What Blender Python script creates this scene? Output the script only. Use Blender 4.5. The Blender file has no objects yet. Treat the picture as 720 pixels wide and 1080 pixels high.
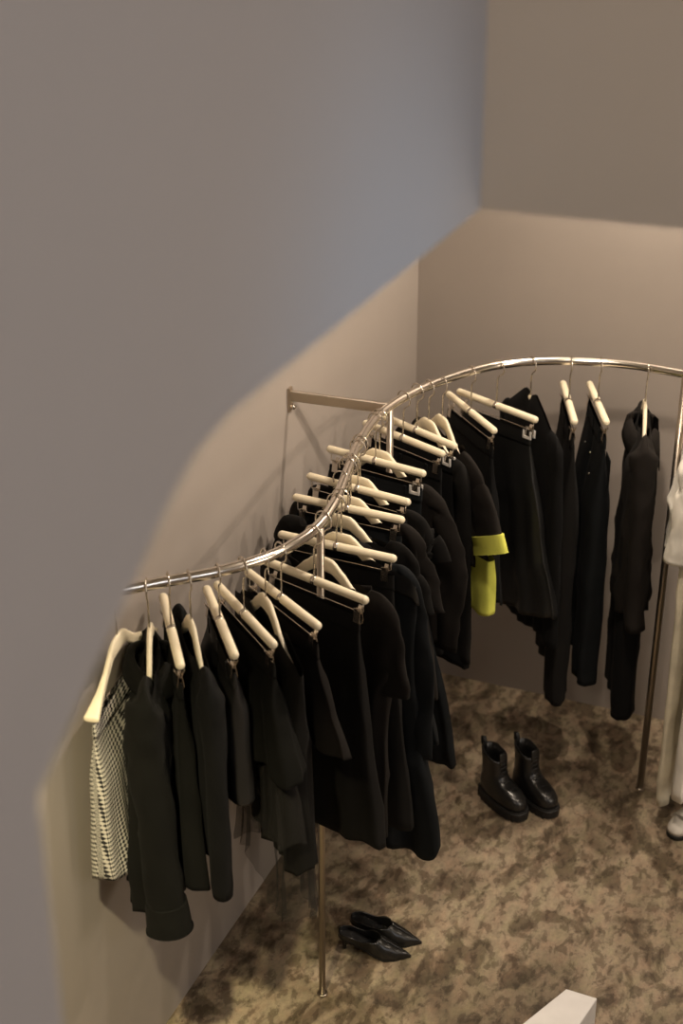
import bpy, bmesh, math, random
from math import sin, cos, pi, radians, sqrt
from mathutils import Vector, Matrix, noise

random.seed(7)
scene = bpy.context.scene
COL = scene.collection

# ------------------------------------------------------------------ helpers
def link(o, parent=None):
    COL.objects.link(o)
    if parent is not None:
        o.parent = parent
    return o

def mesh_obj(name, verts, faces, mat=None, parent=None, smooth=True, uvs=None, loc=None):
    me = bpy.data.meshes.new(name)
    me.from_pydata([tuple(v) for v in verts], [], faces)
    bm = bmesh.new(); bm.from_mesh(me)
    bmesh.ops.recalc_face_normals(bm, faces=bm.faces)
    bm.to_mesh(me); bm.free()
    if smooth:
        me.polygons.foreach_set('use_smooth', [True] * len(me.polygons))
    if uvs is not None:
        ul = me.uv_layers.new(name='UVMap')
        for lp in me.loops:
            ul.data[lp.index].uv = uvs[lp.vertex_index]
    if mat: me.materials.append(mat)
    o = bpy.data.objects.new(name, me)
    if loc: o.location = loc
    return link(o, parent)

class MB:
    """collects shapes into one mesh"""
    def __init__(s): s.v = []; s.f = []
    def add(s, vs, fs):
        k = len(s.v); s.v += [tuple(v) for v in vs]; s.f += [tuple(i + k for i in f) for f in fs]; return s
    def box(s, c, d, rot=None):
        vs = []
        for x in (-1, 1):
            for y in (-1, 1):
                for z in (-1, 1):
                    p = Vector((x * d[0] / 2, y * d[1] / 2, z * d[2] / 2))
                    if rot: p = rot @ p
                    vs.append(p + Vector(c))
        return s.add(vs, [(0, 1, 3, 2), (4, 6, 7, 5), (0, 4, 5, 1), (2, 3, 7, 6), (0, 2, 6, 4), (1, 5, 7, 3)])
    def tube(s, pts, r, n=10, cap=True, closed=False):
        pts = [Vector(p) for p in pts]; N = len(pts)
        rr = r if isinstance(r, (list, tuple)) else [r] * N
        rings = []; up = None
        for i in range(N):
            if closed: t = (pts[(i + 1) % N] - pts[i - 1])
            else: t = pts[min(i + 1, N - 1)] - pts[max(i - 1, 0)]
            t.normalize()
            if up is None:
                a = Vector((0, 0, 1)) if abs(t.z) < .9 else Vector((1, 0, 0))
                up = (a - t * a.dot(t)).normalized()
            else:
                up = (up - t * up.dot(t)).normalized()
            b = t.cross(up)
            rings.append([pts[i] + (up * cos(2 * pi * k / n) + b * sin(2 * pi * k / n)) * rr[i] for k in range(n)])
        return s.loft(rings, cap, closed)
    def loft(s, rings, cap=True, closed=False):
        n = len(rings[0]); vs = [p for r in rings for p in r]; fs = []
        M = len(rings)
        for i in range(M if closed else M - 1):
            for k in range(n):
                j = (i + 1) % M
                fs.append((i * n + k, i * n + (k + 1) % n, j * n + (k + 1) % n, j * n + k))
        if cap and not closed:
            fs.append(tuple(range(n))[::-1]); fs.append(tuple((M - 1) * n + k for k in range(n)))
        return s.add(vs, fs)
    def build(s, name, mat, parent=None, smooth=True, bevel=0, loc=None):
        o = mesh_obj(name, s.v, s.f, mat, parent, smooth, loc=loc)
        if bevel:
            m = o.modifiers.new('bevel', 'BEVEL'); m.width = bevel; m.segments = 2; m.limit_method = 'ANGLE'
        return o

def tag(o, label=None, cat=None, group=None, kind=None):
    if label: o['label'] = label
    if cat: o['category'] = cat
    if group: o['group'] = group
    if kind: o['kind'] = kind
    return o

def empty(name, loc, rz=0.0):
    o = bpy.data.objects.new(name, None); o.empty_display_size = .05
    o.location = loc; o.rotation_euler = (0, 0, rz)
    return link(o)

def copy_tree(o, parent=None):
    c = o.copy(); COL.objects.link(c)
    if parent is not None: c.parent = parent
    for ch in list(o.children): copy_tree(ch, c)
    return c

def catmull(P, n=12):
    P = [Vector(p) for p in P]; out = []
    for i in range(len(P) - 1):
        p0 = P[max(i - 1, 0)]; p1 = P[i]; p2 = P[i + 1]; p3 = P[min(i + 2, len(P) - 1)]
        for k in range(n):
            t = k / n
            out.append(.5 * ((2 * p1) + (p2 - p0) * t + (2 * p0 - 5 * p1 + 4 * p2 - p3) * t * t + (3 * p1 - p0 - 3 * p2 + p3) * t ** 3))
    out.append(P[-1]); return out

def interp(tab, x):
    """piecewise-smooth table lookup"""
    if x <= tab[0][0]: return tab[0][1]
    for (a, fa), (b, fb) in zip(tab, tab[1:]):
        if x <= b:
            t = (x - a) / (b - a); t = t * t * (3 - 2 * t) * .5 + t * .5
            return fa + (fb - fa) * t
    return tab[-1][1]

# ---------------------------------------------------------------- materials
def new_mat(name):
    m = bpy.data.materials.new(name); m.use_nodes = True
    nt = m.node_tree; b = nt.nodes['Principled BSDF']
    return m, nt, b

def N(nt, t, **kw):
    n = nt.nodes.new(t)
    for k, v in kw.items():
        if k in n.inputs: n.inputs[k].default_value = v
        else: setattr(n, k, v)
    return n

def ramp(nt, stops):
    r = nt.nodes.new('ShaderNodeValToRGB'); e = r.color_ramp.elements
    while len(e) < len(stops): e.new(.5)
    for k, (p, c) in enumerate(stops):
        e[k].position = p; e[k].color = (*c, 1)
    return r

def paint(name, c, var=.05, rough=.75, bump=.02):
    m, nt, b = new_mat(name); L = nt.links.new
    tc = N(nt, 'ShaderNodeTexCoord')
    n1 = N(nt, 'ShaderNodeTexNoise', Scale=1.3, Detail=5.0, Roughness=.6)
    L(tc.outputs['Object'], n1.inputs['Vector'])
    c0 = tuple(x * (1 - var) for x in c); c1 = tuple(min(1, x * (1 + var)) for x in c)
    r = ramp(nt, [(.3, c0), (.7, c1)]); L(n1.outputs['Fac'], r.inputs['Fac']); L(r.outputs['Color'], b.inputs['Base Color'])
    b.inputs['Roughness'].default_value = rough
    n2 = N(nt, 'ShaderNodeTexNoise', Scale=90.0, Detail=3.0)
    L(tc.outputs['Object'], n2.inputs['Vector'])
    bp = N(nt, 'ShaderNodeBump', Strength=bump, Distance=.01)
    L(n2.outputs['Fac'], bp.inputs['Height']); L(bp.outputs['Normal'], b.inputs['Normal'])
    return m

def cloth(name, c, rough=.85, weave=900.0, sheen=.01, spec=.15, bump=.15):
    m, nt, b = new_mat(name); L = nt.links.new
    tc = N(nt, 'ShaderNodeTexCoord')
    n1 = N(nt, 'ShaderNodeTexNoise', Scale=9.0, Detail=4.0)
    L(tc.outputs['Object'], n1.inputs['Vector'])
    r = ramp(nt, [(.3, tuple(x * .8 for x in c)), (.7, tuple(x * 1.2 for x in c))])
    L(n1.outputs['Fac'], r.inputs['Fac']); L(r.outputs['Color'], b.inputs['Base Color'])
    b.inputs['Roughness'].default_value = rough
    b.inputs['Specular IOR Level'].default_value = spec
    b.inputs['Sheen Weight'].default_value = sheen
    b.inputs['Sheen Roughness'].default_value = .6
    n2 = N(nt, 'ShaderNodeTexNoise', Scale=weave, Detail=1.0)
    L(tc.outputs['Object'], n2.inputs['Vector'])
    bp = N(nt, 'ShaderNodeBump', Strength=bump, Distance=.002)
    L(n2.outputs['Fac'], bp.inputs['Height']); L(bp.outputs['Normal'], b.inputs['Normal'])
    return m

def metal(name, c, rough):
    m, nt, b = new_mat(name)
    b.inputs['Base Color'].default_value = (*c, 1); b.inputs['Metallic'].default_value = 1
    b.inputs['Roughness'].default_value = rough
    return m

def plain(name, c, rough=.5, spec=.5):
    m, nt, b = new_mat(name)
    L = nt.links.new
    tc = N(nt, 'ShaderNodeTexCoord'); n1 = N(nt, 'ShaderNodeTexNoise', Scale=14.0, Detail=3.0)
    L(tc.outputs['Object'], n1.inputs['Vector'])
    r = ramp(nt, [(.3, tuple(x * .94 for x in c)), (.7, tuple(min(1, x * 1.04) for x in c))])
    L(n1.outputs['Fac'], r.inputs['Fac']); L(r.outputs['Color'], b.inputs['Base Color'])
    b.inputs['Roughness'].default_value = rough; b.inputs['Specular IOR Level'].default_value = spec
    return m

M = {}
M['wall'] = paint('warm_plaster', (.352, .310, .276))
M['upper'] = paint('grey_plaster', (.525, .50, .50), var=.025)
M['upper2'] = paint('taupe_plaster', (.54, .475, .405), var=.025)
M['ceil'] = paint('ceiling_paint', (.6, .56, .5))
M['chrome'] = metal('polished_chrome', (.80, .75, .68), .17)
M['steel'] = metal('dull_steel_tube', (.44, .385, .32), .32)
M['hook'] = metal('hook_wire_metal', (.72, .66, .58), .22)
M['brass'] = metal('brushed_bracket_metal', (.55, .47, .39), .38)
M['cream'] = plain('cream_lacquered_wood', (.90, .805, .60), .42)
M['black'] = cloth('black_wool', (0.0085, 0.0078, 0.0072))
M['black2'] = cloth('brown_black_cotton', (0.0135, 0.0112, 0.0098))
M['navy'] = cloth('blue_black_denim', (0.0068, 0.0082, 0.0095), weave=500)
M['deep'] = cloth('deep_black_crepe', (0.0052, 0.0052, 0.0054), sheen=.01)
M['olive'] = cloth('washed_black_twill', (.0055, .0054, .0044))
M['leather'] = cloth('black_leather', (.011, .011, .011), rough=.42, weave=160, sheen=0, spec=.5, bump=.2)
M['satin'] = cloth('black_satin', (.014, .013, .013), rough=.45, weave=300, sheen=.01, spec=.45, bump=.08)
M['lime'] = cloth('lime_towelling', (.66, .68, .12), weave=260, bump=.5)
M['white'] = cloth('white_cotton', (.86, .83, .75), bump=.1)
M['ivory'] = cloth('ivory_twill', (.80, .745, .59), bump=.1)
M['boot'] = plain('polished_black_leather', (.010, .0095, .009), .28, .6)
M['sole'] = plain('black_rubber', (.012, .0115, .011), .6, .4)
M['lining'] = plain('dark_lining', (.016, .014, .012), .7, .3)
M['shoewhite'] = plain('white_leather', (.78, .74, .66), .35)
M['plinth'] = plain('white_laminate', (.78, .76, .74), .45)
M['tag'] = plain('white_plastic', (.8, .78, .75), .4)

def tulle_mat():
    m, nt, b = new_mat('sheer_black_tulle'); L = nt.links.new
    b.inputs['Base Color'].default_value = (.02, .018, .016, 1); b.inputs['Roughness'].default_value = .9
    b.inputs['Alpha'].default_value = .36
    return m
M['tulle'] = tulle_mat()

def houndstooth():
    m, nt, b = new_mat('black_white_houndstooth'); L = nt.links.new
    tc = N(nt, 'ShaderNodeTexCoord')
    mp = N(nt, 'ShaderNodeMapping'); mp.inputs['Rotation'].default_value = (0, 0, radians(38)); mp.inputs['Scale'].default_value = (1, 1.25, 1)
    ch = N(nt, 'ShaderNodeTexChecker', Scale=92.0)
    ch.inputs['Color1'].default_value = (.62, .585, .51, 1); ch.inputs['Color2'].default_value = (.012, .011, .01, 1)
    L(tc.outputs['UV'], mp.inputs['Vector']); L(mp.outputs['Vector'], ch.inputs['Vector']); L(ch.outputs['Color'], b.inputs['Base Color'])
    b.inputs['Roughness'].default_value = .9
    return m
M['hound'] = houndstooth()

def floor_mat():
    m, nt, b = new_mat('mottled_brown_concrete'); L = nt.links.new
    tc = N(nt, 'ShaderNodeTexCoord')
    def noise_ramp(scale, detail, rough, dist, stops, vec):
        n = N(nt, 'ShaderNodeTexNoise', Scale=scale, Detail=detail, Roughness=rough, Distortion=dist)
        L(vec, n.inputs['Vector']); q = ramp(nt, stops); L(n.outputs['Fac'], q.inputs['Fac']); return n, q
    def mixc(mode, fac, a, b_):
        m_ = N(nt, 'ShaderNodeMix', data_type='RGBA', blend_type=mode)
        if isinstance(fac, float): m_.inputs[0].default_value = fac
        else: L(fac, m_.inputs[0])
        L(a, m_.inputs[6]); L(b_, m_.inputs[7]); return m_.outputs[2]
    mp = N(nt, 'ShaderNodeMapping'); mp.inputs['Rotation'].default_value = (0, 0, radians(35)); mp.inputs['Scale'].default_value = (1, .62, 1)
    L(tc.outputs['Object'], mp.inputs['Vector']); V = mp.outputs['Vector']
    # base tan and brown clouds, then crisp-edged camouflage-like flakes at two sizes, then grain
    _, c0 = noise_ramp(2.8, 4.0, .55, .6, [(.32, (.13, .099, .066)), (.48, (.28, .22, .15)), (.66, (.42, .34, .24))], V)
    _, k1 = noise_ramp(9.5, 5.0, .6, .45, [(.42, (.34, .31, .28)), (.50, (1, 1, 1))], V)
    _, k2 = noise_ramp(29.0, 4.0, .6, .3, [(.42, (.46, .43, .40)), (.49, (1, 1, 1)), (.66, (1.22, 1.2, 1.15))], V)
    n2, k3 = noise_ramp(70.0, 5.0, .7, .6, [(.3, (.72, .72, .72)), (.6, (1.1, 1.1, 1.1))], V)
    _, big = noise_ramp(1.3, 2.0, .5, .0, [(.40, (.15, .15, .15)), (.62, (.95, .95, .95))], V)
    c = mixc('MULTIPLY', .78, c0.outputs['Color'], k1.outputs['Color'])
    c = mixc('MULTIPLY', .75, c, k2.outputs['Color'])
    c = mixc('MULTIPLY', .8, c, k3.outputs['Color'])
    _, hue = noise_ramp(18.0, 3.0, .6, .0, [(.35, (.93, 1.02, .90)), (.5, (1, 1, 1)), (.65, (1.10, .97, .97))], V)
    c = mixc('MULTIPLY', .55, c, hue.outputs['Color'])
    L(c, b.inputs['Base Color'])
    b.inputs['Roughness'].default_value = .5; b.inputs['Specular IOR Level'].default_value = .35
    bp = N(nt, 'ShaderNodeBump', Strength=.25, Distance=.01)
    L(n2.outputs['Fac'], bp.inputs['Height']); L(bp.outputs['Normal'], b.inputs['Normal'])
    return m
M['floor'] = floor_mat()

# ------------------------------------------------------------------ setting
XP, YP, ZS, TOP = 1.10, -2.874, 2.716, 5.2
def struct(o): o['kind'] = 'structure'; return o
def prism(name, poly, axis, a, b, mat):
    """polygon extruded along an axis between a and b"""
    def P(p, t): return (t, p[0], p[1]) if axis == 'x' else ((p[0], t, p[1]) if axis == 'y' else (p[0], p[1], t))
    n = len(poly)
    vs = [P(p, a) for p in poly] + [P(p, b) for p in poly]
    fs = [tuple(range(n)), tuple(range(2 * n - 1, n - 1, -1))] + [(i, (i + 1) % n, n + (i + 1) % n, n + i) for i in range(n)]
    return struct(mesh_obj(name, vs, fs, mat, smooth=False))

prism('floor', [(-.1, -7.1), (5.1, -7.1), (5.1, .1), (-.1, .1)], 'z', -.1, 0, M['floor'])
prism('wall_left', [(-7, 0), (0, 0), (0, TOP), (-7, TOP)], 'x', -.1, 0, M['wall'])
prism('wall_back', [(-.1, 0), (5.1, 0), (5.1, TOP), (-.1, TOP)], 'y', 0, .1, M['wall'])
prism('wall_right', [(-7, 0), (0, 0), (0, TOP), (-7, TOP)], 'x', 5, 5.1, M['upper'])
prism('wall_front', [(-.1, 0), (5.1, 0), (5.1, TOP), (-.1, TOP)], 'y', -7.1, -7, M['upper'])
prism('ceiling_upper', [(-.1, -7.1), (5.1, -7.1), (5.1, .1), (-.1, .1)], 'z', TOP, TOP + .1, M['ceil'])
# the lower soffit, an L around the open void
prism('ceiling_lower', [(0, -7), (XP - .1, -7), (XP - .1, YP + .1), (5, YP + .1), (5, 0), (0, 0)], 'z', ZS, ZS + .1, M['ceil'])
# upper walls round the void; the left one comes down to the floor beside the stair with a chamfered opening
# rounded meeting of the chamfer and the long horizontal edge
op = [(-7, 0), (-4.098, 0), (-4.087, 2.515), (-3.83, 2.678), (-3.775, 2.704), (-3.70, ZS), (YP, ZS), (YP, TOP), (-7, TOP)]
prism('wall_upper_left', op, 'x', XP - .1, XP, M['upper'])
prism('wall_upper_back', [(XP, ZS), (5, ZS), (5, TOP), (XP, TOP)], 'y', YP, YP + .1, M['upper2'])

# --------------------------------------------------------------- clothes rail
RZ = 1.55
rail_xy = [(0, -2.335), (.074, -2.26), (.146, -2.187), (.24, -2.098), (.316, -1.99), (.352, -1.895), (.368, -1.786), (.355, -1.644),
           (.317, -1.467), (.274, -1.276), (.25, -1.059), (.275, -.873), (.342, -.694), (.446, -.527), (.577, -.427), (.719, -.375),
           (.855, -.356), (1.026, -.372), (1.10, -.405), (1.19, -.475), (1.27, -.58), (1.32, -.70)]
rack = empty('clothes_rail', (.5, -1.2, 0))
tag(rack, 'polished chrome S-curved clothes rail on slim poles, carrying every black garment', 'clothes rail')
off = Vector((.5, -1.2, 0))
rp = [p - off + Vector((0, 0, RZ)) for p in catmull([(x, y, 0) for x, y in rail_xy], 10)]
MB().tube(rp, .0140, 20).build('rail', M['chrome'], rack)
for (x, y, yt, r) in ((.376, -1.815, -1.79, .0100), (.259, -.972, -.972, .0105), (1.037, -.46, -.379, .0125)):
    MB().tube([(x - .5, y + 1.2, .004), (x - .5, (y + yt) * .5 + 1.2, RZ * .5), (x - .5, yt + 1.2, RZ - .004)], r, 14).build('pole', M['steel'], rack)
    f = MB(); f.tube([(x - .5, y + 1.2, 0), (x - .5, y + 1.2, .004), (x - .5, y + 1.2, .006)], [.016, .016, .012], 20)
    f.build('floor_flange', M['steel'], rack)
A_, B_ = Vector((.002, -1.14, 1.612)), Vector((.259, -.977, RZ - .004))
br = MB(); dv = (B_ - A_); Rm = dv.to_track_quat('X', 'Z').to_matrix()
br.box((A_ + B_) / 2 - off, (dv.length, .012, .032), Rm)
br.build('wall_bracket', M['brass'], rack, smooth=False, bevel=.002)
MB().box(Vector((.004, -1.14, 1.60)) - off, (.008, .026, .075)).build('wall_plate', M['brass'], rack, smooth=False, bevel=.002)
sc_ = MB(); q_ = Vector((.008, -1.136, 1.575)) - off
sc_.tube([q_, q_ + Vector((.008, 0, 0)), q_ + Vector((.013, 0, 0))], [.009, .008, .003], 12)
sc_.build('screw', M['chrome'], rack)

# ------------------------------------------------------------------ hangers
def hook_pts(drop):
    R, zc = .0265, -.0095                                     # the loop rests on top of the rail
    P = [(R * cos(a), 0, R * sin(a) + zc) for a in [radians(x) for x in range(205, -46, -12)]]
    P += [(.008, 0, -.034), (.002, 0, -.042), (0, 0, -.052), (0, 0, -drop)]
    return P

BAR = .140
def make_clip_hanger():
    root = empty('clip_hanger', (0, 0, 0))
    MB().tube(hook_pts(BAR - .008), .0023, 8).build('hook', M['hook'], root)
    b = MB(); xs = [-.1745, -.174, -.170, -.165, 0, .165, .170, .174, .1745]; rs = [.002, .006, .0100, .0115, .0118, .0115, .0100, .006, .002]
    b.tube([(x, 0, -BAR) for x in xs], rs, 16)
    bar = b.build('bar', M['cream'], root)
    w = MB()
    w.tube([(-.160, 0, -BAR - .008), (-.160, 0, -BAR - .036), (-.15, 0, -BAR - .040), (.15, 0, -BAR - .040), (.160, 0, -BAR - .036), (.160, 0, -BAR - .008)], .0014, 8)
    w.build('clip_wire', M['hook'], root)
    MB().tube([(-.006, 0, -BAR), (.006, 0, -BAR)], .0125, 16).build('ferrule', M['hook'], root)
    for s in (-1, 1):
        c = MB(); x = s * .143
        for t in (-1, 1):
            c.box((x, t * .006, -BAR - .052), (.020, .0016, .036), Matrix.Rotation(t * .14, 3, 'X'))
            c.box((x, t * .0085, -BAR - .033), (.012, .0014, .014), Matrix.Rotation(-t * .5, 3, 'X'))
        c.tube([(x - .011, 0, -BAR - .040), (x + .011, 0, -BAR - .040)], .0042, 10)
        c.box((x, .004, -BAR - .071), (.022, .0025, .006)); c.box((x, -.004, -BAR - .071), (.022, .0025, .006))
        c.build('clip', M['hook'], root, smooth=False)
    return root

TOPW = .115
def make_shoulder_hanger(wide=False):
    root = empty('shoulder_hanger', (0, 0, 0))
    MB().tube(hook_pts(TOPW + .01), .0023, 8).build('hook', M['hook'], root)
    if wide:
        up = [(0, 0), (.02, -.0005), (.036, -.004), (.05, -.013), (.075, -.033), (.10, -.054), (.14, -.078), (.18, -.096), (.196, -.106)]
        lo = [(0, -.046), (.02, -.046), (.036, -.046), (.05, -.051), (.075, -.068), (.10, -.086), (.14, -.106), (.18, -.122), (.196, -.122)]
    else:
        up = [(0, 0), (.026, -.001), (.038, -.008), (.06, -.027), (.10, -.064), (.14, -.088), (.18, -.100), (.196, -.108)]
        lo = [(0, -.040), (.026, -.042), (.045, -.052), (.07, -.074), (.10, -.098), (.14, -.114), (.18, -.122), (.196, -.122)]
    sc_x = 1.0 if wide else .88
    rings = []
    xs = [-.198, -.196, -.19] + [i * .19 / 14 for i in range(-13, 14)] + [.19, .196, .198]
    for x in xs:
        a = abs(x); x = x * (1 if a < .1 else (.1 + (a - .1) * (sc_x - .05 * (sc_x < 1))) / a); zt = interp(up, a); zl = interp(lo, a)
        th = (.0065 if not wide else (.006 + .014 * max(0, (a - .09) / .11) ** 1.4))
        if a >= .1975: m_ = .5 * (zt + zl); zt = m_ + (zt - m_) * .55; zl = m_ + (zl - m_) * .55; th *= .6
        h = (zt - zl) / 2; zc = (zt + zl) / 2
        ring = []
        for k in range(16):
            t = 2 * pi * k / 16; c, s_ = cos(t), sin(t)
            ring.append((x, th * math.copysign(abs(c) ** .6, c), -TOPW + zc + h * math.copysign(abs(s_) ** .6, s_)))
        rings.append(ring)
    MB().loft(rings).build('body', M['cream'], root)
    if wide:
        MB().tube([(-.10, 0, -TOPW - .08), (-.10, 0, -TOPW - .118), (.10, 0, -TOPW - .118), (.10, 0, -TOPW - .08)], .0016, 8).build('clip_wire', M['hook'], root)
        for s in (-1, 1):
            c = MB()
            for t in (-1, 1): c.box((s * .085, t * .006, -TOPW - .136), (.020, .0016, .040), Matrix.Rotation(t * .12, 3, 'X'))
            c.tube([(s * .085 - .011, 0, -TOPW - .118), (s * .085 + .011, 0, -TOPW - .118)], .0045, 10)
            c.build('clip', M['hook'], root, smooth=False)
    return root

# ------------------------------------------------------------------ garments
def wob(p, seed, amp, sx=14., sz=3.5):
    return amp * noise.noise(Vector((p[0] * sx + seed * 7.3, p[1] * sx + seed, p[2] * sz + seed * 3.1)))

def ridge(p, seed, sx=5.0, sz=1.6, sh=.5):
    q = Vector((p[0] * sx + p[2] * sh * sx * .4 + seed * 5.1, p[1] * 2 + seed, p[2] * sz * 2.2 - seed * 2.7))
    return (1 - min(1, abs(noise.noise(q)) * 2.6)) ** 2

def shell(name, mat, parent, zt, zb, left, right, th, yo=None, fold=(0, 4), seed=0, nu=72, nv=34, hemw=0.0, open_top=True, crease=.0, wr=.003, sq=.55, cq=.8, lin=True):
    """flattened cloth tube. zt/zb: functions of xn in [-1,1]; left/right/th/yo: tables over v"""
    verts = []; uvs = []; faces = []
    rows = [(i / (nv - 1), 0) for i in range(nv)]
    if lin: rows += [(1.0, 1), (.94, 1), (.8, 1)]              # turned-in hem: gives the cloth its thickness
    for v, ins in rows:
        l = interp(left, v); r = interp(right, v); t = interp(th, v); y0 = interp(yo, v) if yo else 0
        hw = (r - l) / 2; cx = (r + l) / 2; fa = fold[0] * (v ** 1.2)
        if ins: hw = max(.004, hw - .004); t = max(.002, t - .003)
        for k in range(nu):
            a = 2 * pi * k / nu; c, s = cos(a), sin(a)
            xn = math.copysign(abs(c) ** cq, c)
            x = cx + hw * xn
            ys = math.copysign(abs(s) ** sq, s)
            ph = seed * 1.7 + (0 if s > 0 else 1.9)
            f = fa * (sin(xn * pi * fold[1] + ph) * .7 + .5 * sin(xn * pi * fold[1] * 1.73 + ph * 2.1))
            y = y0 + t * ys + f * min(1, abs(s) * 2.2)
            z0 = zt(xn); z1 = zb(xn) + hemw * sin(a * 3 + seed) + fa * .5 * sin(a * fold[1] + seed)
            z = z0 + (z1 - z0) * v
            y += wob((x, y, z), seed, wr + wr * v)
            x += wob((x, y + 5, z), seed + 3, (wr + wr * v) * .8)
            y += ridge((x, y, z), seed + (4 if s > 0 else 0)) * wr * 2.0 * min(1, v * 3) * (1 if s > 0 else -1)
            verts.append((x, y, z)); uvs.append((hw * a * .8, z))
    nr = len(rows)
    for i in range(nr - 1):
        for k in range(nu):
            faces.append((i * nu + k, i * nu + (k + 1) % nu, (i + 1) * nu + (k + 1) % nu, (i + 1) * nu + k))
    if not open_top:
        faces.append(tuple(range(nu)))
    return mesh_obj(name, verts, faces, mat, parent, uvs=uvs)

def const(z): return lambda xn: z

def sleeve(name, mat, parent, path, rx, ry, seed=0, nu=28, nv=30, wr=.004, cuff=None):
    """path: table of (x,y,z) points; rx, ry tables over v. Rings stay roughly across the path."""
    pts = catmull(path, 8); n = len(pts); verts = []; uvs = []; faces = []
    rows = list(range(n)) + [n - 1, n - 3]
    for ri, i in enumerate(rows):
        v = i / (n - 1); ins = ri >= n
        t = (pts[min(i + 1, n - 1)] - pts[max(i - 1, 0)]).normalized()
        X = Vector((1, 0, 0)); X = (X - t * X.dot(t)); X.normalize(); Y = t.cross(X)
        a_, b_ = interp(rx, v), interp(ry, v)
        if ins: a_ -= .004; b_ -= .004
        for k in range(nu):
            a = 2 * pi * k / nu
            p = pts[i] + X * (a_ * cos(a)) + Y * (b_ * sin(a))
            q = (p.x, p.y, p.z)
            p.y += wob(q, seed, wr, 16, 8); p.x += wob(q, seed + 5, wr, 16, 8)
            rg = ridge((q[0] * 3, q[1] * 3, q[2]), seed, 4, 4.5, 1.6) * wr * 1.3
            p.y += rg * sin(a); p.x += rg * cos(a)
            verts.append(tuple(p)); uvs.append((a * .05, p.z))
    for i in range(len(rows) - 1):
        for k in range(nu):
            faces.append((i * nu + k, i * nu + (k + 1) % nu, (i + 1) * nu + (k + 1) % nu, (i + 1) * nu + k))
    faces.append(tuple(range(nu)))
    return mesh_obj(name, verts, faces, mat, parent, uvs=uvs)

def collar(mat, parent, half=.085, depth=.04, z=-.150, stand=.022, fall=.055, gap=30, seed=0, yo=0.0, tilt=.0, point=.03):
    """folded collar band round the neck: a stand, a tight fold and a fall that ends in two points at the opening (+y side)"""
    nu, prof = 48, [(0.0, -.3), (.0, .5), (.001, .95), (.004, 1.06), (.008, .92), (.013, .45), (.019, 0), (.025, -.5), (.030, -1.0)]
    verts = []; faces = []
    for i in range(nu + 1):
        u = i / nu; a = radians(gap + (360 - 2 * gap) * u)
        d = Vector((half * sin(a), depth * cos(a))); nrm = Vector((d.x / half ** 2, d.y / depth ** 2)).normalized()
        side = abs(u - .5) * 2
        for (o, h) in prof:
            q = d + nrm * o
            zz = z + (stand * h if h >= 0 else fall * h * (.85 + .3 * side ** 2)) - .024 * (abs(sin(a)) ** 2) - tilt * sin(a) - .012 * side ** 2
            if h < 0: zz -= point * side ** 6 * (-h)
            verts.append((q.x, yo + q.y + wob((q.x, q.y, zz), seed, .004), zz + wob((q.x, q.y, 0), seed + 2, .006)))
    m = len(prof)
    for i in range(nu):
        for j in range(m - 1):
            faces.append((i * m + j, (i + 1) * m + j, (i + 1) * m + j + 1, i * m + j + 1))
    o = mesh_obj('collar', verts, faces, mat, parent)
    s = o.modifiers.new('thick', 'SOLIDIFY'); s.thickness = .003; s.offset = 0
    return o

def shoulder_top(neck=.09, tip=.22, zn=-.152, ztip=-.196):
    def f(xn, hw=tip):
        a = abs(xn) * hw
        if a < neck: return zn - .026 * (1 - (a / neck) ** 2)
        return zn + (ztip - zn) * ((a - neck) / (tip - neck)) - .02 * max(0, abs(xn) - .93) / .07
    return f

def g_skirt(root, mat, zb, wtop=.168, wl=.2, wr_=.2, ztop=-.190, th=.03, fold=.008, nf=4, seed=0, yo=0.0, curve=None, hemw=.004, tulle=None, waist=True, rows=34, wr=.0035):
    """skirt: waistband + panel (+ sheer layer). wl / wr_: half widths at the hem on the far and near side"""
    mid = curve if curve else .5
    wb = ztop - .042
    if waist:
        shell('waistband', mat, root, const(ztop), const(wb - .004), [(0, -wtop), (1, -wtop - .002)], [(0, wtop), (1, wtop + .002)],
              [(0, .0065), (1, .010)], yo=[(0, 0), (1, yo * .15)], seed=seed, nv=6, wr=.0012)
    L_ = [(0, -wtop), (.5, -(wtop + (wl - wtop) * mid)), (1, -wl)]
    R_ = [(0, wtop), (.5, wtop + (wr_ - wtop) * mid), (1, wr_)]
    p = shell('skirt_panel', mat, root, const(wb), lambda xn: zb, L_, R_, [(0, .009), (.3, th * .7), (1, th)],
              yo=[(0, yo * .15), (.4, yo), (1, yo)], fold=(fold, nf), seed=seed, hemw=hemw, nv=rows, wr=wr, sq=.42, cq=.5, nu=88)
    if tulle:
        shell('tulle_layer', M['tulle'], root, const(wb - .05), const(zb - tulle), [(0, -wtop * .95), (1, -wl * 1.0)], [(0, wtop * .95), (1, wr_ * 1.0)],
              [(0, .008), (1, th * .95)], yo=[(0, yo * .3), (1, yo)], fold=(fold * 1.3, nf + 3), seed=seed + 2, hemw=.012, lin=False)
    return root

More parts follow.
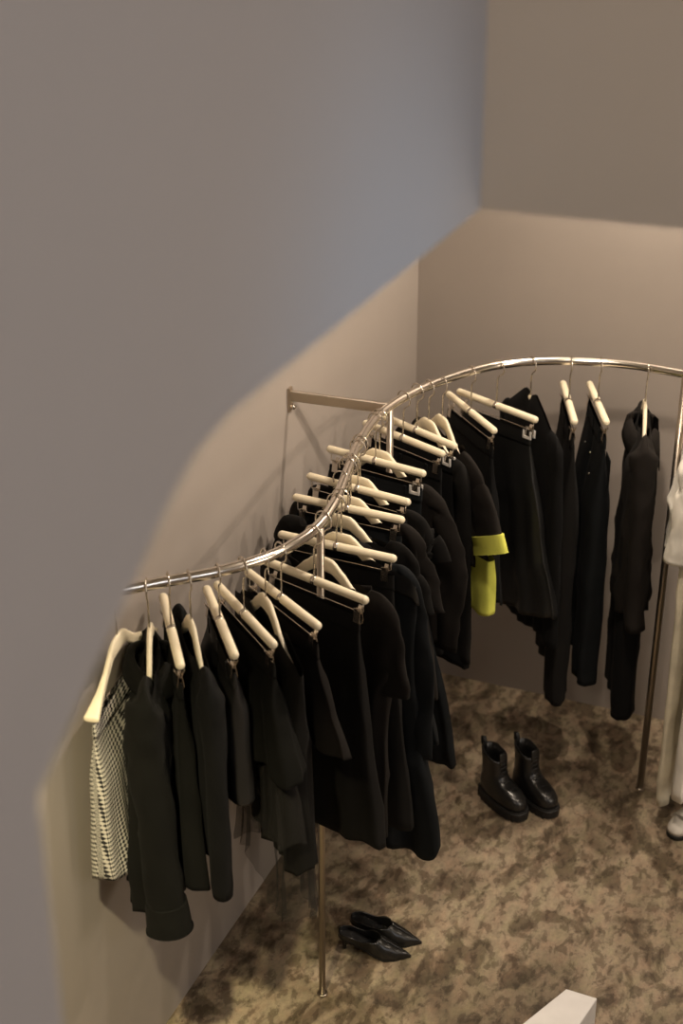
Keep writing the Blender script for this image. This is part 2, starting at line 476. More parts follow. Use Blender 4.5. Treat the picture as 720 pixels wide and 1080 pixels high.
def g_trousers(root, mat, zb, wtop=.165, leg=.085, ztop=-.190, th=.03, yo=0.0, seed=0, spread=.01, flare=1.0, zb_far=None, band=None, drift=0.0):
    wb = ztop - .04
    shell('waistband', band or mat, root, const(ztop), const(wb - .004), [(0, -wtop), (1, -wtop)], [(0, wtop), (1, wtop)],
          [(0, .0065), (1, .010)], yo=[(0, 0), (1, yo * .15)], seed=seed, nv=6, wr=.0012)
    for s in (-1, 1):
        z1 = zb if s > 0 else (zb_far if zb_far is not None else zb)
        inner0 = -.004 * s
        a, b = (s * wtop, inner0)
        lo, hi = min(a, b), max(a, b)
        cxe = s * (wtop * .5 + spread) + drift
        lt = [(0, lo), (.22, lo - .004), (1, cxe - leg * flare)]; rt = [(0, hi), (.22, hi + .004), (1, cxe + leg * flare)]
        shell('leg', mat, root, const(wb), const(z1), lt, rt, [(0, .009), (.25, th), (1, th * .85)],
              yo=[(0, yo * .15), (.3, yo + s * .002), (1, yo + s * .006)], fold=(.006, 1.5), seed=seed + s, nu=48, nv=40, sq=.75)
    for x in (-.11, 0, .11):
        MB().box((x, -.0105, ztop - .021), (.009, .003, .044)).build('belt_loop', mat, root, smooth=False)
    return root

def g_top(root, mat, zb, hem=.22, tip=.225, neck=.085, sl=None, sl_end=(.29, 0, -.43), sl_r=(.055, .05), sl_t=.45, cuff=None, coll=True, th=.035, yo=0.0, seed=0,
          fold=.007, nf=4, tipf=None, ztip=-.200, zn=-.166, waist=None, sl_mid=None, coll_kw=None, smat=None, cmat=None, hemw=.006, hemf=None, cuffmat=None, wr=.0035, lapel=False, t0=.014):
    """jacket, shirt, coat or dress on a shoulder hanger. sl_end / sl_mid give the OUTER edge of the sleeve"""
    wa = waist or (tip + hem) / 2
    tf = tipf or tip * .93
    hf = hemf if hemf is not None else min(hem * .9, tf * 1.05)
    top = shoulder_top(neck, tip, zn, ztip)
    shell('body', mat, root, top, const(zb), [(0, -tf), (.25, -tf), (.55, -(tf + hf) / 2), (1, -hf)], [(0, tip), (.25, tip * .97), (.55, wa), (1, hem)],
          [(0, t0), (.05, .020), (.2, th * .85), (1, th)], yo=[(0, 0), (.1, yo * .3), (.4, yo), (1, yo)], fold=(fold, nf), seed=seed, hemw=hemw, nv=48, nu=96, wr=wr)
    if sl is not None:
        for s in (-1, 1):
            ex = sl_end[0] - sl_r[1] if s > 0 else max(.06, tf - .02)
            e = Vector((s * ex, sl_end[1] + yo, sl_end[2]))
            tp = tip if s > 0 else tf
            p0 = Vector((s * (tp - .085), yo * .2, ztip + .020))
            p1 = Vector((s * (tp - .038), yo * .4, ztip - .012))
            mo = sl_mid if sl_mid else ((tip + sl_end[0]) / 2 + .006, (ztip + sl_end[2]) / 2)
            mx_ = (mo[0] - sl_r[0]) if s > 0 else max(.06, tf - .025)
            p2 = Vector((s * ((tp - .040) * .6 + mx_ * .4), yo * .8, ztip - .075))
            md = Vector((s * mx_, yo + sl_end[1] * .5, mo[1]))
            o = sleeve('sleeve', smat or mat, root, [p0, p1, p2, md, e], [(0, .022), (.18, .040), (.34, sl_r[0]), (.7, sl_r[0]), (1, sl_r[1])],
                       [(0, .012), (.18, .020), (.34, max(.022, sl_r[0] * sl_t)), (1, sl_r[1] * sl_t)], seed=seed + s, wr=wr * 1.2)
            if cuff:
                d = (e - md).normalized()
                sleeve('cuff', cuffmat or smat or mat, o, [e - d * cuff, e - d * cuff * .5, e + d * .004, e + d * .008], [(0, sl_r[1] + .004), (1, sl_r[1] + .009)],
                       [(0, sl_r[1] * sl_t + .004), (1, sl_r[1] * sl_t + .009)], seed=seed + 9, wr=.0025)
    if coll:
        kw = dict(half=neck + .002, depth=.034, seed=seed, z=zn); kw.update(coll_kw or {})
        collar(cmat or mat, root, **kw)
    if lapel:
        for sg in (-1, 1):
            v_ = []; f_ = []
            for i in range(13):
                t = i / 12; z = zn - .01 - t * .26
                w0 = neck * .9 * (1 - t) + .008; w1 = w0 + .055 * sin(pi * min(1, .25 + t * .75)) ** .8
                yy = th * (.45 + .55 * min(1, t * 3)) + yo * min(1, .3 + t) + .006
                v_ += [(sg * w0, yy, z), (sg * (w0 + w1) / 2, yy + .004, z + .004), (sg * w1, yy + .001, z + .012)]
            for i in range(12):
                for k in range(2): f_.append((i * 3 + k, i * 3 + k + 1, i * 3 + k + 4, i * 3 + k + 3))
            o = mesh_obj('lapel', v_, f_, mat, root); m_ = o.modifiers.new('thick', 'SOLIDIFY'); m_.thickness = .003; m_.offset = 0
    return root

HG = 'hangers along the chrome rail'
clip0 = make_clip_hanger(); shoulder0 = make_shoulder_hanger(); wide0 = make_shoulder_hanger(True)
used = {}
def hang(kind, x, y, ang, label):
    src = {'clip': clip0, 'shoulder': shoulder0, 'wide': wide0}[kind]
    o = src if kind not in used else copy_tree(src)
    used[kind] = 1
    o.location = (x, y, RZ); o.rotation_euler = (0, 0, radians(ang))
    tag(o, label, 'hanger', HG)
    return o
def garment(name, x, y, ang, label, cat, group=None):
    o = empty(name, (x, y, RZ), radians(ang)); tag(o, label, cat, group); return o

padded = []
# --- from the left end of the rail to the right ------------------------------------------------
def clip_pad(h):
    """white U-shaped pad on the near clip"""
    b = MB(); x = .143
    b.box((x, .010, -BAR - .066), (.034, .003, .008)); b.box((x - .0145, .010, -BAR - .056), (.006, .003, .026)); b.box((x + .0145, .010, -BAR - .056), (.006, .003, .026))
    b.box((x, -.010, -BAR - .066), (.034, .003, .008)); b.box((x - .0145, -.010, -BAR - .056), (.006, .003, .026)); b.box((x + .0145, -.010, -BAR - .056), (.006, .003, .026))
    o = b.build('clip_pad', M['tag'], h, smooth=False); o['label'] = 'white plastic clip pad'
# 1 houndstooth
P = (.056, -2.280, -80)
hang('wide', *P, 'cream flared-end wooden hanger at the left end of the rail, above the houndstooth skirt')
g = garment('skirt', *P, 'black and white houndstooth skirt hanging at the left end of the rail', 'skirt')
g_skirt(g, M['hound'], -.70, wtop=.188, wl=.12, wr_=.200, ztop=-.243, th=.042, fold=.006, nf=3, seed=1, wr=.002)
# 2 shirt with collar
P = (.112, -2.222, -64)
hang('shoulder', *P, 'cream wooden hanger inside the collared black overshirt next to the houndstooth skirt')
g = garment('overshirt', *P, 'washed black collared overshirt with turned-up cuffs, right beside the houndstooth skirt', 'shirt', 'black shirts and jackets on the rail')
g_top(g, M['olive'], -.83, hem=.20, tip=.215, tipf=.125, neck=.09, sl=1, sl_end=(.262, .034, -.845), sl_r=(.042, .042), sl_t=1.2, cuff=.075, th=.062, seed=2, yo=-.018, wr=.007,
      ztip=-.200, coll_kw=dict(depth=.040, stand=.006, fall=.045, z=-.180, half=.078), hemf=.075, fold=.012)
# 3
P = (.146, -2.177, -55)
hang('clip', *P, 'cream clip hanger, first clip hanger from the left end of the rail')
g = garment('skirt', *P, 'narrow black wrap skirt on the first clip hanger from the left', 'skirt', 'black skirts on the rail')
g_skirt(g, M['olive'], -.755, wr_=.235, wl=.16, th=.032, fold=.008, nf=3, seed=3)
# 4
P = (.187, -2.150, -51)
hang('shoulder', *P, 'cream wooden hanger end-on between the first and second clip hangers from the left')
g = garment('jacket', *P, 'plain black long-sleeved jacket hanging end-on between the two left clip-hung skirts', 'jacket', 'black shirts and jackets on the rail')
g_top(g, M['deep'], -.70, hem=.21, tip=.215, neck=.085, sl=1, sl_end=(.265, .0, -.775), sl_r=(.046, .036), sl_t=.75, coll=False, th=.034, seed=4, sl_mid=(.265, -.42))
# 5
P = (.237, -2.095, -52)
hang('clip', *P, 'cream clip hanger, second clip hanger from the left end of the rail')
g = garment('shorts', *P, 'shiny black satin shorts on the second clip hanger from the left', 'shorts')
g_trousers(g, M['satin'], -.565, leg=.09, th=.034, seed=5, flare=1.05)
# 6
P = (.277, -2.041, -40)
hang('clip', *P, 'cream clip hanger, third clip hanger from the left end of the rail')
g = garment('skirt', *P, 'flared black skirt with a sheer tulle underlayer at its hem, left of the front pole', 'skirt', 'black skirts on the rail')
g_skirt(g, M['olive'], -.476, wr_=.275, wl=.22, th=.042, fold=.012, nf=4, seed=6, tulle=.20)
# 7
P = (.309, -1.982, -44)
hang('shoulder', *P, 'cream wooden hanger in the sheer black dress, left of the fourth clip hanger')
g = garment('dress', *P, 'black gathered dress with a long sheer tulle hem in front of the front pole', 'dress')
g_top(g, M['black'], -.80, hem=.25, tip=.225, neck=.10, sl=None, coll=False, th=.036, seed=7, fold=.015, nf=6, waist=.225, wr=.005)
shell('tulle_layer', M['tulle'], g, const(-.40), const(-.98), [(0, -.16), (1, -.20)], [(0, .18), (.5, .23), (1, .235)], [(0, .03), (1, .045)], fold=(.014, 8), seed=8, hemw=.02, lin=False)
# 8
P = (.331, -1.936, -34)
hang('clip', *P, 'cream clip hanger, fourth clip hanger from the left end of the rail')
g = garment('skirt', *P, 'short flared black skirt on the clip hanger just left of the front pole', 'skirt', 'black skirts on the rail')
g_skirt(g, M['black2'], -.467, wtop=.166, wr_=.290, wl=.22, th=.026, fold=.007, nf=3, seed=9)
# 9
P = (.371, -1.819, -17)
hang('clip', *P, 'cream clip hanger directly beside the front pole, fifth clip hanger from the left')
g = garment('skirt', *P, 'long straight black skirt on the clip hanger beside the front pole', 'skirt', 'black skirts on the rail')
g_skirt(g, M['black'], -.875, wtop=.150, wr_=.236, wl=.19, th=.026, fold=.008, nf=3, seed=10, yo=-.012)
# 10
P = (.362, -1.735, -16)
hang('shoulder', *P, 'cream wooden hanger showing its hump right behind the front pole')
g = garment('coat', *P, 'brown-black coat with a soft shoulder and open cuff, just behind the front pole', 'coat', 'black coats on the rail')
g_top(g, M['black2'], -.93, hem=.205, tip=.222, neck=.10, sl=1, sl_end=(.270, .0, -.455), sl_r=(.048, .058), coll=False, th=.024, yo=.010, seed=11, ztip=-.200, lapel=True, wr=.006, waist=.205)
# 11
P = (.352, -1.625, -3)
hang('clip', *P, 'cream clip hanger just behind the front pole, sixth clip hanger from the left')
g = garment('skirt', *P, 'straight black skirt on the clip hanger just behind the front pole', 'skirt', 'black skirts on the rail')
g_skirt(g, M['black'], -.98, wtop=.168, wr_=.248, wl=.18, th=.020, fold=.006, nf=3, seed=12, yo=-.026)
# 12
P = (.353, -1.593, -4)
hang('shoulder', *P, 'cream wooden hanger of the leather-shouldered coat, behind the sixth clip hanger')
g = garment('coat', *P, 'long blue-black coat with leather shoulders and the widest flared hem, lowest in the middle', 'coat', 'black coats on the rail')
g_top(g, M['navy'], -1.105, hem=.300, tip=.222, neck=.09, sl=1, sl_end=(.264, .0, -.79), sl_r=(.042, .040), coll=False, th=.032, yo=.028, seed=13, fold=.013, nf=4, waist=.235, hemf=.22, ztip=-.212, hemw=.022, sl_mid=(.262, -.5), wr=.005)
yk = shell('shoulder_yoke', M['leather'], g, lambda xn: shoulder_top(.09, .222, -.163, -.205)(xn), lambda xn: shoulder_top(.09, .222, -.163, -.205)(xn) - .06, [(0, -.205), (1, -.21)], [(0, .222), (1, .230)], [(0, .018), (1, .032)], yo=[(0, 0), (1, .010)], seed=14, nv=8, wr=.001)
# 13
P = (.312, -1.490, -8)
hang('shoulder', *P, 'cream wooden hanger with the broadest visible hump, two places behind the front pole')
g = garment('blouse', *P, 'black short-sleeved collared blouse three hangers behind the front pole', 'blouse')
g_top(g, M['black'], -.77, hem=.26, tip=.222, neck=.095, sl=1, sl_end=(.290, .0, -.365), sl_r=(.05, .058), sl_t=.35, coll=True, th=.022, yo=.008, seed=15, ztip=-.195, waist=.225, wr=.005, coll_kw=dict(fall=.05, stand=.014, depth=.030))
# 14
P = (.294, -1.400, -4)
hang('clip', *P, 'cream clip hanger, seventh clip hanger from the left end of the rail')
g = garment('skirt', *P, 'straight blue-black skirt on the seventh clip hanger from the left', 'skirt', 'black skirts on the rail')
g_skirt(g, M['navy'], -.835, wtop=.166, wr_=.305, wl=.18, th=.020, fold=.006, nf=3, seed=16, yo=-.024)
# 15
P = (.292, -1.372, -6)
hang('shoulder', *P, 'cream wooden hanger peeking out behind the seventh clip hanger from the left')
g = garment('blouse', *P, 'black wide-sleeved blouse just behind the seventh clip hanger from the left', 'blouse')
g_top(g, M['black2'], -.72, hem=.275, tip=.212, neck=.10, sl=1, sl_end=(.282, .0, -.44), sl_r=(.045, .05), sl_t=.35, coll=False, th=.020, yo=.026, seed=17, waist=.24, wr=.005)
# 16
P = (.273, -1.271, -10)
hang('clip', *P, 'cream clip hanger, eighth clip hanger from the left end of the rail')
g = garment('trousers', *P, 'black trousers on the eighth clip hanger from the left', 'trousers', 'black trousers on the rail')
g_trousers(g, M['deep'], -.90, leg=.085, th=.020, seed=18, yo=-.020)
# 17
P = (.268, -1.240, -12)
hang('shoulder', *P, 'cream wooden hanger with a long slanting arm behind the eighth clip hanger')
g = garment('tunic', *P, 'black kimono-sleeved tunic with a pointed sleeve, in the middle of the rail', 'tunic')
g_top(g, M['black'], -.80, hem=.22, tip=.225, tipf=.19, neck=.108, sl=1, sl_end=(.300, .0, -.335), sl_r=(.042, .05), sl_t=.35, coll=False, th=.022, yo=.026, seed=19, ztip=-.218, waist=.215)
# 18
P = (.250, -1.070, -11)
padded.append(hang('clip', *P, 'cream clip hanger just in front of the middle pole, ninth from the left'))
g = garment('trousers', *P, 'long blue-black straight trousers hanging lowest beside the middle pole', 'trousers', 'black trousers on the rail')
g_trousers(g, M['navy'], -1.125, leg=.060, th=.020, seed=20, spread=.15, yo=-.022, drift=.025)
# 19
P = (.252, -1.040, -14)
hang('shoulder', *P, 'cream wooden hanger with a low arm at the middle pole')
g = garment('jacket', *P, 'black jacket with full sleeves and gathered cuffs, beside the middle pole', 'jacket', 'black shirts and jackets on the rail')
g_top(g, M['black2'], -.72, hem=.23, tip=.215, tipf=.18, neck=.105, sl=1, sl_end=(.280, .0, -.735), sl_r=(.055, .036), coll=False, th=.018, yo=.012, seed=21, sl_mid=(.312, -.46), ztip=-.226, wr=.006, waist=.22)
# 20
P = (.268, -.878, -24)
hang('clip', *P, 'cream clip hanger just behind the middle pole, tenth from the left')
g = garment('trousers', *P, 'black pleated trousers on the clip hanger just behind the middle pole', 'trousers', 'black trousers on the rail')
g_trousers(g, M['deep'], -.85, leg=.085, th=.022, seed=22)
# 21
P = (.287, -.805, -26)
padded.append(hang('clip', *P, 'cream clip hanger, second clip hanger behind the middle pole'))
g = garment('skirt', *P, 'narrow black skirt on the second clip hanger behind the middle pole', 'skirt', 'black skirts on the rail')
g_skirt(g, M['deep'], -.89, wtop=.166, wr_=.262, wl=.17, th=.020, fold=.005, nf=3, seed=23, yo=-.010)
# 22
P = (.311, -.762, -38)
hang('shoulder', *P, 'cream wooden hanger left of the lime-trimmed top, the lower of that pair')
g = garment('coat', *P, 'long narrow black coat just left of the lime-trimmed top', 'coat', 'black coats on the rail')
g_top(g, M['black'], -.84, hem=.24, tip=.228, tipf=.19, neck=.092, sl=1, sl_end=(.282, .0, -.87), sl_r=(.040, .038), sl_t=.45, coll=False, th=.020, yo=-.008, seed=24, ztip=-.228, sl_mid=(.272, -.55), waist=.225)
# 23
P = (.343, -.722, -45)
hang('shoulder', *P, 'cream wooden hanger inside the lime-trimmed black top')
g = garment('tee_shirt', *P, 'black short-sleeved top with lime towelling sleeve bands and hem', 'top')
g_top(g, M['black2'], -.50, hem=.32, tip=.225, tipf=.18, neck=.110, sl=1, sl_end=(.440, .0, -.435), sl_r=(.080, .102), sl_t=.24, cuff=.050, coll=False, th=.024, yo=.004, seed=25, ztip=-.212, cuffmat=M['lime'], waist=.28, sl_mid=(.362, -.325))
shell('hem_band', M['lime'], g, const(-.465), const(-.650), [(0, -.19), (1, -.20)], [(0, .352), (1, .370)], [(0, .028), (1, .033)], yo=[(0, .004), (1, .004)], seed=26, nv=18, fold=(.006, 3), hemw=.004)
# 24
P = (.398, -.598, -46)
hang('clip', *P, 'cream clip hanger just right of the lime-trimmed top')
g = garment('skirt', *P, 'black pleated skirt on the clip hanger just right of the lime-trimmed top', 'skirt', 'black skirts on the rail')
g_skirt(g, M['deep'], -.735, wtop=.166, wr_=.245, wl=.18, th=.028, fold=.010, nf=5, seed=27, hemw=.01)
# 25
P = (.459, -.514, -25)
padded.append(hang('clip', *P, 'cream clip hanger carrying the shiny leather skirt, almost level in view'))
g = garment('skirt', *P, 'shiny black leather skirt with soft vertical folds right of the lime-trimmed top', 'skirt')
g_skirt(g, M['leather'], -.825, wtop=.150, wr_=.298, wl=.15, th=.028, fold=.013, nf=3, seed=28)
# 26
P = (.553, -.446, -47)
hang('shoulder', *P, 'cream wooden hanger hidden in the peaked black jacket behind the leather skirt')
g = garment('jacket', *P, 'peaked black jacket hanging right behind the leather skirt', 'jacket', 'black shirts and jackets on the rail')
g_top(g, M['deep'], -.93, hem=.20, tip=.205, tipf=.195, neck=.03, zn=-.092, sl=1, sl_end=(.245, .0, -.95), sl_r=(.042, .04), sl_t=.6, coll=False, th=.030, yo=.010, seed=29, ztip=-.222, t0=.0035, sl_mid=(.236, -.6))
# 27
P = (.67, -.399, -69)
hang('clip', *P, 'cream clip hanger seen end-on, left of the two nearly alike on the right')
g = garment('trousers', *P, 'black straight trousers seen side-on, the longer left one of the right-hand pair', 'trousers', 'black trousers on the rail')
g_trousers(g, M['black'], -1.215, leg=.08, th=.040, seed=30, zb_far=-1.13, flare=1)
# 28
P = (.76, -.369, -67)
hang('clip', *P, 'cream clip hanger seen end-on, right of the two nearly alike on the right')
g = garment('jeans', *P, 'washed black jeans seen side-on, the shorter right one of the right-hand pair', 'jeans', 'black trousers on the rail')
g_trousers(g, M['navy'], -1.13, leg=.08, th=.040, seed=31, zb_far=-1.08)
for zz, sx in ((-.255, 1), (-.262, -1), (-.33, 1)):
    MB().tube([(sx * .05 + .09, -.036, zz), (sx * .05 + .09, -.042, zz)], .0035, 8).build('rivet', M['chrome'], g)
pk = MB(); pk.box((.115, .026, -.33), (.075, .004, .10)); pk.build('back_pocket', M['navy'], g, smooth=False, bevel=.002)
# 29
P = (.913, -.362, -76)
hang('shoulder', *P, 'cream wooden hanger seen edge-on in the collared jacket left of the right pole')
g = garment('jacket', *P, 'long black collared jacket over dark trousers, just left of the right-hand pole', 'jacket', 'black shirts and jackets on the rail')
g_top(g, M['black2'], -.80, hem=.19, tip=.215, neck=.078, tipf=.17, sl=1, sl_end=(.258, .016, -.835), sl_r=(.040, .036), sl_t=1.1, th=.054, seed=32, wr=.006, ztip=-.205, zn=-.165, coll_kw=dict(depth=.036, fall=.065, stand=.010, z=-.182, half=.074, tilt=.012, point=.06))
g = garment('trousers', *P, 'dark trousers hanging under the collared jacket left of the right-hand pole', 'trousers', 'black trousers on the rail')
g_trousers(g, M['deep'], -1.235, leg=.085, th=.044, ztop=-.30, seed=33)
# 30
P = (1.125, -.405, -90)
hang('shoulder', *P, 'cream wooden hanger in the white jacket just right of the right-hand pole')
g = garment('jacket', *P, 'short white cotton jacket just right of the right-hand pole, cut by the frame edge', 'jacket')
g_top(g, M['white'], -.52, hem=.24, tip=.215, neck=.085, sl=1, sl_end=(.258, -.02, -.535), sl_r=(.034, .036), sl_t=1.3, th=.072, seed=34, coll=False, fold=.016, wr=.009, ztip=-.21)
# 31
P = (1.155, -.465, -100)
hang('clip', *P, 'cream clip hanger of the ivory trousers at the right frame edge')
g = garment('trousers', *P, 'long ivory trousers reaching almost to the floor at the right frame edge', 'trousers')
g_trousers(g, M['ivory'], -1.480, leg=.075, th=.020, seed=35, zb_far=-1.44)
# 32
P = (1.275, -.560, -112)
hang('clip', *P, 'cream clip hanger of the long white skirt, furthest right on the rail')
g = garment('skirt', *P, 'long white skirt behind the ivory trousers at the right frame edge', 'skirt')
g_skirt(g, M['white'], -1.36, wr_=.19, wl=.22, th=.04, fold=.010, nf=4, seed=36)

for h_ in padded: clip_pad(h_)

# ------------------------------------------------------------------- shoes
def foot_outline(x, L=.24, w=.088, toe=.5):
    """half width of a sole at x in [0,L] (heel at 0)"""
    t = x / L
    tab = [(0, 0), (.03, .42), (.10, .72), (.2, .80), (.4, .76), (.6, .92), (.75, 1.0), (.88, .86), (.96, .55), (1, 0)]
    return interp(tab, t) * w / 2

def ring_foot(z, x0, x1, w, n=40, heel=.86):
    """rounded shoe outline at height z between x0 (heel) and x1 (toe)"""
    out = []; L = x1 - x0
    for k in range(n):
        a = 2 * pi * k / n
        c, s_ = cos(a), sin(a)
        t = (1 - math.copysign(abs(c) ** .8, c)) / 2
        hw = w / 2 * abs(s_) ** .72 * (heel + (1 - heel) * min(1, t * 1.5))
        out.append((x0 + L * t, hw if a < pi else -hw, z))
    return out

def make_boot():
    root = empty('combat_boot', (0, 0, 0))
    s = MB()
    s.loft([ring_foot(0, -.004, .232, .098), ring_foot(.004, -.010, .238, .106), ring_foot(.034, -.011, .240, .108), ring_foot(.038, -.006, .236, .102)])
    for i in range(9):                                             # cleats round the welt
        x = .02 + i * .024
        for sg in (-1, 1):
            tt = (x + .011) / .251; s.box((x, sg * (.053 * (1 - abs(2 * tt - 1) ** 2.6) ** .4 * (.86 + .14 * min(1, tt * 1.5)) - .004), .012), (.013, .008, .022))
    s.build('sole', M['sole'], root, smooth=False)
    MB().loft([ring_foot(.037, -.006, .236, .104), ring_foot(.042, -.006, .236, .104)]).build('welt', M['sole'], root, smooth=False)
    u = MB()
    R = [(.040, -.001, .230, .097), (.056, -.002, .231, .098), (.074, -.002, .226, .095), (.088, -.001, .211, .089), (.098, .001, .186, .083), (.107, .004, .152, .079),
         (.118, .006, .128, .075), (.135, .007, .116, .074), (.155, .006, .110, .074), (.180, .003, .109, .076), (.205, .000, .108, .078), (.222, -.001, .107, .079)]
    rings = [ring_foot(*r) for r in R]
    # sloping top line: front lower than the back
    rings = [[(x, y, z - (max(0, z - .17) * .5 * max(0, (x - .03) / .08))) for (x, y, z) in r] for r in rings]
    top = rings[-1]
    inn = [[(.052 + (x - .052) * .90, y * .88, z - dz) for (x, y, z) in top] for dz in (.001, .05, .12)]
    rings += inn
    u.loft(rings, cap=True)
    u.build('upper', M['boot'], root)
    t = MB(); t.tube([(.000, 0, .19), (-.012, 0, .215), (-.014, 0, .240), (-.006, 0, .245), (.000, 0, .225), (.004, 0, .20)], .0075, 8)
    t.build('pull_tab', M['sole'], root)
    l = MB()
    for i in range(7):
        z = .098 + i * .016; x = interp([(.09, .186), (.104, .152), (.118, .131), (.135, .119), (.155, .113), (.2, .108)], z) + .002
        l.tube([(x - .02, .022, z), (x - .003, .012, z + .006), (x, 0, z + .009), (x - .003, -.012, z + .006), (x - .02, -.022, z)], .0026, 6)
    l.build('laces', M['sole'], root)
    tg = MB(); tg.box((.105, 0, .205), (.008, .034, .05), Matrix.Rotation(-.12, 3, 'Y')); tg.build('tongue', M['boot'], root, bevel=.003)
    return root

def place(o, heel, toe, zh=0):
    o.location = (heel[0], heel[1], 0); o.rotation_euler = (0, 0, math.atan2(toe[1] - heel[1], toe[0] - heel[0]))
SB = 'pair of black lace-up boots'
b1 = make_boot(); place(b1, (.520, -.680), (.697, -.794)); b1.scale = (.93,) * 3
tag(b1, 'chunky black lace-up boot on the floor, left of the pair under the trousers', 'boot', SB)
b2 = copy_tree(b1); place(b2, (.620, -.615), (.80, -.745))
tag(b2, 'chunky black lace-up boot on the floor, right of the pair under the trousers', 'boot', SB)

def make_mule():
    root = empty('heeled_mule', (0, 0, 0))
    L = .245; H = .058
    def zs(x):      # sole underside height
        t = x / L
        return interp([(0, H), (.15, H * .93), (.35, H * .6), (.55, H * .2), (.68, .004), (.85, .003), (1, .006)], t)
    def hw(x):
        return interp([(0, .006), (.04, .021), (.12, .029), (.3, .030), (.5, .036), (.65, .040), (.78, .031), (.9, .015), (.97, .005), (1, .001)], x / L)
    def top(x):     # upper height above sole
        return interp([(0, .017), (.15, .019), (.35, .026), (.5, .048), (.58, .056), (.7, .046), (.82, .031), (.93, .018), (1, .006)], x / L)
    def opn(x):     # opening half width as fraction
        return interp([(0, 1.0), (.35, 1.0), (.46, .85), (.54, .45), (.575, .0), (1, 0)], x / L)
    n = 13; rings = []
    xs = [L * i / 46 for i in range(47)]
    for x in xs:
        w = hw(x); z0 = zs(x); h = top(x); o = opn(x); ring = []
        # outer: from +rim round the sole to -rim
        amax = pi / 2 * (1 - o)
        def pt(a, k, lift):   # a: -90 bottom .. side .. up ; superellipse arch
            return (x, k * w * cos(a) ** .7 if cos(a) > 0 else 0, z0 + lift + (h) * (sin(a)))
        out = []
        if o > .001: ys, ze = w, h
        for i in range(n):
            a = amax * (1 - i / (n - 1)); out.append((x, w * (max(cos(a), 0) ** .75), z0 + h * (sin(a) if o < 1 else 0) + (h * (1 - sin(amax)) * (1 - i / (n - 1)) if o > 0 else 0)))
        bot = [(x, w * s_, z0) for s_ in (.6, .2, -.2, -.6)]
        ring = out + bot + [(px, -py, pz) for (px, py, pz) in reversed(out)]
        k = .86; th = .004
        inn = [(px, py * k, z0 + th + max(0, (pz - z0 - th)) * (.93 if o < .5 else .99)) for (px, py, pz) in reversed(ring)]
        rings.append(ring + inn)
    MB().loft(rings).build('upper', M['boot'], root)
    s = MB(); srings = []
    for x in xs:
        w = hw(x) * 1.03 + .0006; z0 = zs(x)
        srings.append([(x, -w, z0 + .001), (x, w, z0 + .001), (x, w, z0 - .003), (x, -w, z0 - .003)])
    s.loft(srings); s.build('sole', M['sole'], root, smooth=False)
    h = MB(); hr = []
    for z, x, r in ((H - .001, .024, .020), (.045, .022, .013), (.03, .021, .0085), (.012, .021, .0068), (0, .021, .0065)):
        hr.append([(x + r * cos(2 * pi * k / 14), r * .9 * sin(2 * pi * k / 14), z) for k in range(14)])
    h.loft(hr); h.build('heel', M['boot'], root)
    return root
m1 = make_mule(); place(m1, (.345, -1.612), (.567, -1.574)); m1.scale = (.93,) * 3
SM = 'pair of black heeled mules'
tag(m1, 'pointed black leather heeled mule on the floor, front one nearest the front pole', 'shoe', SM)
m2 = copy_tree(m1); place(m2, (.355, -1.538), (.582, -1.505))
tag(m2, 'pointed black leather heeled mule on the floor, rear one under the long coat', 'shoe', SM)

def make_white_shoe():
    root = empty('white_mule', (0, 0, 0))
    MB().loft([ring_foot(0, 0, .23, .084), ring_foot(.006, -.004, .234, .09), ring_foot(.020, -.004, .234, .09)]).build('sole', M['sole'], root)
    R = [(.020, -.001, .232, .088), (.035, -.001, .233, .089), (.05, 0, .222, .085), (.062, .002, .196, .08)]
    rings = [ring_foot(*r) for r in R]
    rings += [[(.1 + (x - .1) * .9, y * .86, z - dz) for (x, y, z) in rings[-1]] for dz in (.001, .03)]
    MB().loft(rings).build('upper', M['shoewhite'], root)
    st = MB()
    rr = []
    for i in range(13):
        a = pi * i / 12; rr.append([(.155 + dx, .044 * cos(a), .045 + (.034 + e) * sin(a)) for dx, e in ((-.03, 0), (.03, -.006), (.03, -.002), (-.03, .005))])
    st.loft(rr); st.build('strap', M['shoewhite'], root, smooth=False)
    return root
w1 = make_white_shoe(); place(w1, (1.312, -.505), (1.205, -.685))
tag(w1, 'white slip-on shoe with a black sole at the right frame edge', 'shoe')

# ------------------------------------------------------------- white plinth
pl = MB()
z1 = .30
pl.add([(1.108, -1.835, 0), (1.195, -1.838, 0), (1.05, -2.62, 0), (.76, -2.62, 0), (1.108, -1.835, z1), (1.195, -1.838, z1), (1.05, -2.62, z1), (.76, -2.62, z1)],
       [(0, 1, 2, 3), (4, 5, 6, 7), (0, 1, 5, 4), (1, 2, 6, 5), (2, 3, 7, 6), (3, 0, 4, 7)])
p_ = pl.build('display_plinth', M['plinth'], None, smooth=False, bevel=.003)
tag(p_, 'low white display plinth whose corner shows at the bottom frame edge', 'plinth')

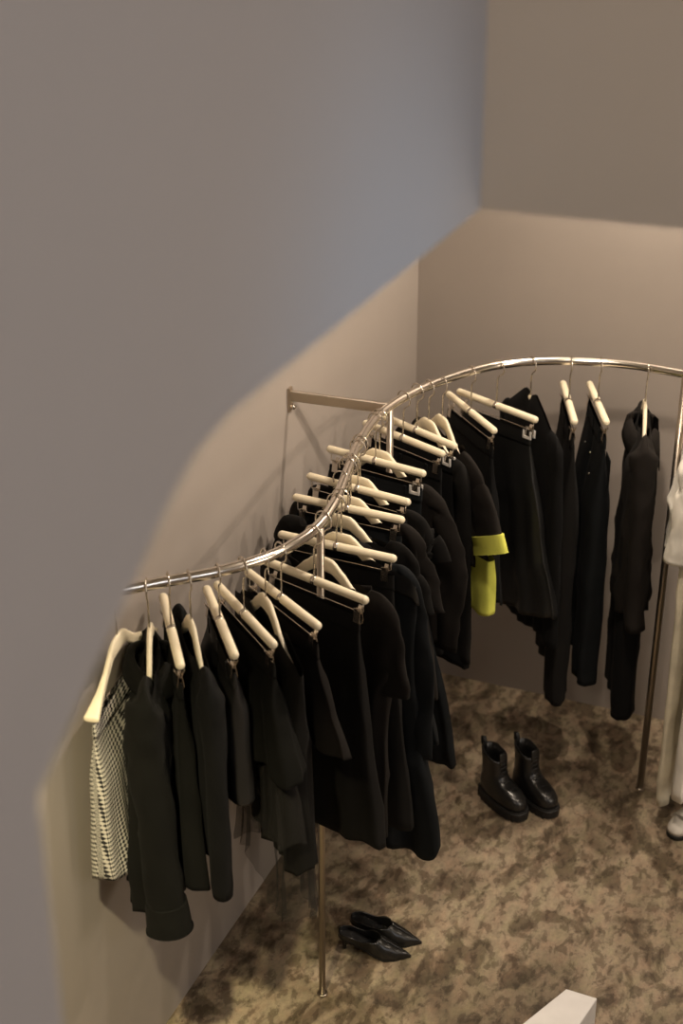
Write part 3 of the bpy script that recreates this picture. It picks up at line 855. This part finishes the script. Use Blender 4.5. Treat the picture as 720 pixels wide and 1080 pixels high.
# ---------------------------------------------------------------- lighting
def spot(name, loc, target, power, color, size=.05, angle=110, blend=.6):
    l = bpy.data.lights.new(name, 'SPOT'); l.energy = power; l.color = color; l.shadow_soft_size = size; l.spot_size = radians(angle); l.spot_blend = blend
    o = bpy.data.objects.new(name, l); o.location = loc
    o.rotation_euler = (Vector(target) - Vector(loc)).to_track_quat('-Z', 'Y').to_euler(); link(o); return o
def area(name, loc, target, power, color, sx, sy):
    l = bpy.data.lights.new(name, 'AREA'); l.energy = power; l.color = color; l.shape = 'RECTANGLE'; l.size = sx; l.size_y = sy
    o = bpy.data.objects.new(name, l); o.location = loc
    o.rotation_euler = (Vector(target) - Vector(loc)).to_track_quat('-Z', 'Y').to_euler(); link(o); return o
WARM = (1.0, .83, .66)
spot('soffit_downlight_back', (.90, -.28, 2.69), (.75, -.85, 0), 72, WARM, .015, 150)
spot('soffit_downlight_middle', (1.0, -1.59, 2.69), (.9, -1.6, 0), 59, WARM, .045, 150)
spot('soffit_downlight_front', (.62, -3.6, 2.69), (.0, -2.72, .35), 270, (1, .86, .53), .04, 58, 1.0)
spot('soffit_downlight_right', (2.3, -1.3, 2.69), (1.9, -1.4, 0), 50, WARM, .05, 150)
area('side_warm_fill', (4.6, -2.2, 2.0), (.5, -1.0, .9), 23, (1.0, .86, .70), 1.0, 1.0)  # unseen fill light, standing in for a weak distant source on the right
area('upper_cool_fill', (4.7, -4.6, 4.0), (1.1, -4.0, 3.2), 20, (.93, .95, 1.0), 1.4, 1.2)  # added cool area light for the left upper wall; no window is built
spot('panel_edge_blue_fill', (4.6, -3.3, 1.3), (1.1, -3.22, 2.66), 105, (.22, .60, 1.0), .2, 14, 1.0)  # added narrow spot that puts a bluish glow along the panel's lower edge
area('upper_warm_fill', (1.6, -6.7, 4.7), (2.0, -2.9, 3.6), 34, (1.0, .85, .70), .5, .5)  # added warm area light behind the camera, brightens the back upper wall

w = bpy.data.worlds.new('dim_room'); scene.world = w; w.use_nodes = True
w.node_tree.nodes['Background'].inputs[0].default_value = (.5, .48, .45, 1); w.node_tree.nodes['Background'].inputs[1].default_value = .03

# ------------------------------------------------------------------ camera
f = 1600.; p = radians(26.36); a = radians(22.35); ro = radians(-.266)
h = Vector((-sin(a), cos(a), 0)); r0 = Vector((cos(a), sin(a), 0)); Z = Vector((0, 0, 1))
fw = cos(p) * h - sin(p) * Z; up0 = sin(p) * h + cos(p) * Z
r = cos(ro) * r0 + sin(ro) * up0; up = cos(ro) * up0 - sin(ro) * r0
cam = bpy.data.cameras.new('camera'); co = bpy.data.objects.new('camera', cam); link(co)
co.matrix_world = Matrix(((r.x, up.x, -fw.x, 1.736), (r.y, up.y, -fw.y, -4.955), (r.z, up.z, -fw.z, 3.3), (0, 0, 0, 1)))
cam.sensor_fit = 'VERTICAL'; cam.sensor_height = 36; cam.lens = f / 1080 * 36
cam.dof.use_dof = True; cam.dof.focus_distance = 4.3; cam.dof.aperture_fstop = 2.4
cam.clip_start = .05
scene.camera = co

scene.view_settings.view_transform = 'Standard'; scene.view_settings.look = 'None'
scene.view_settings.exposure = 0; scene.view_settings.gamma = 1; scene.view_settings.use_curve_mapping = False
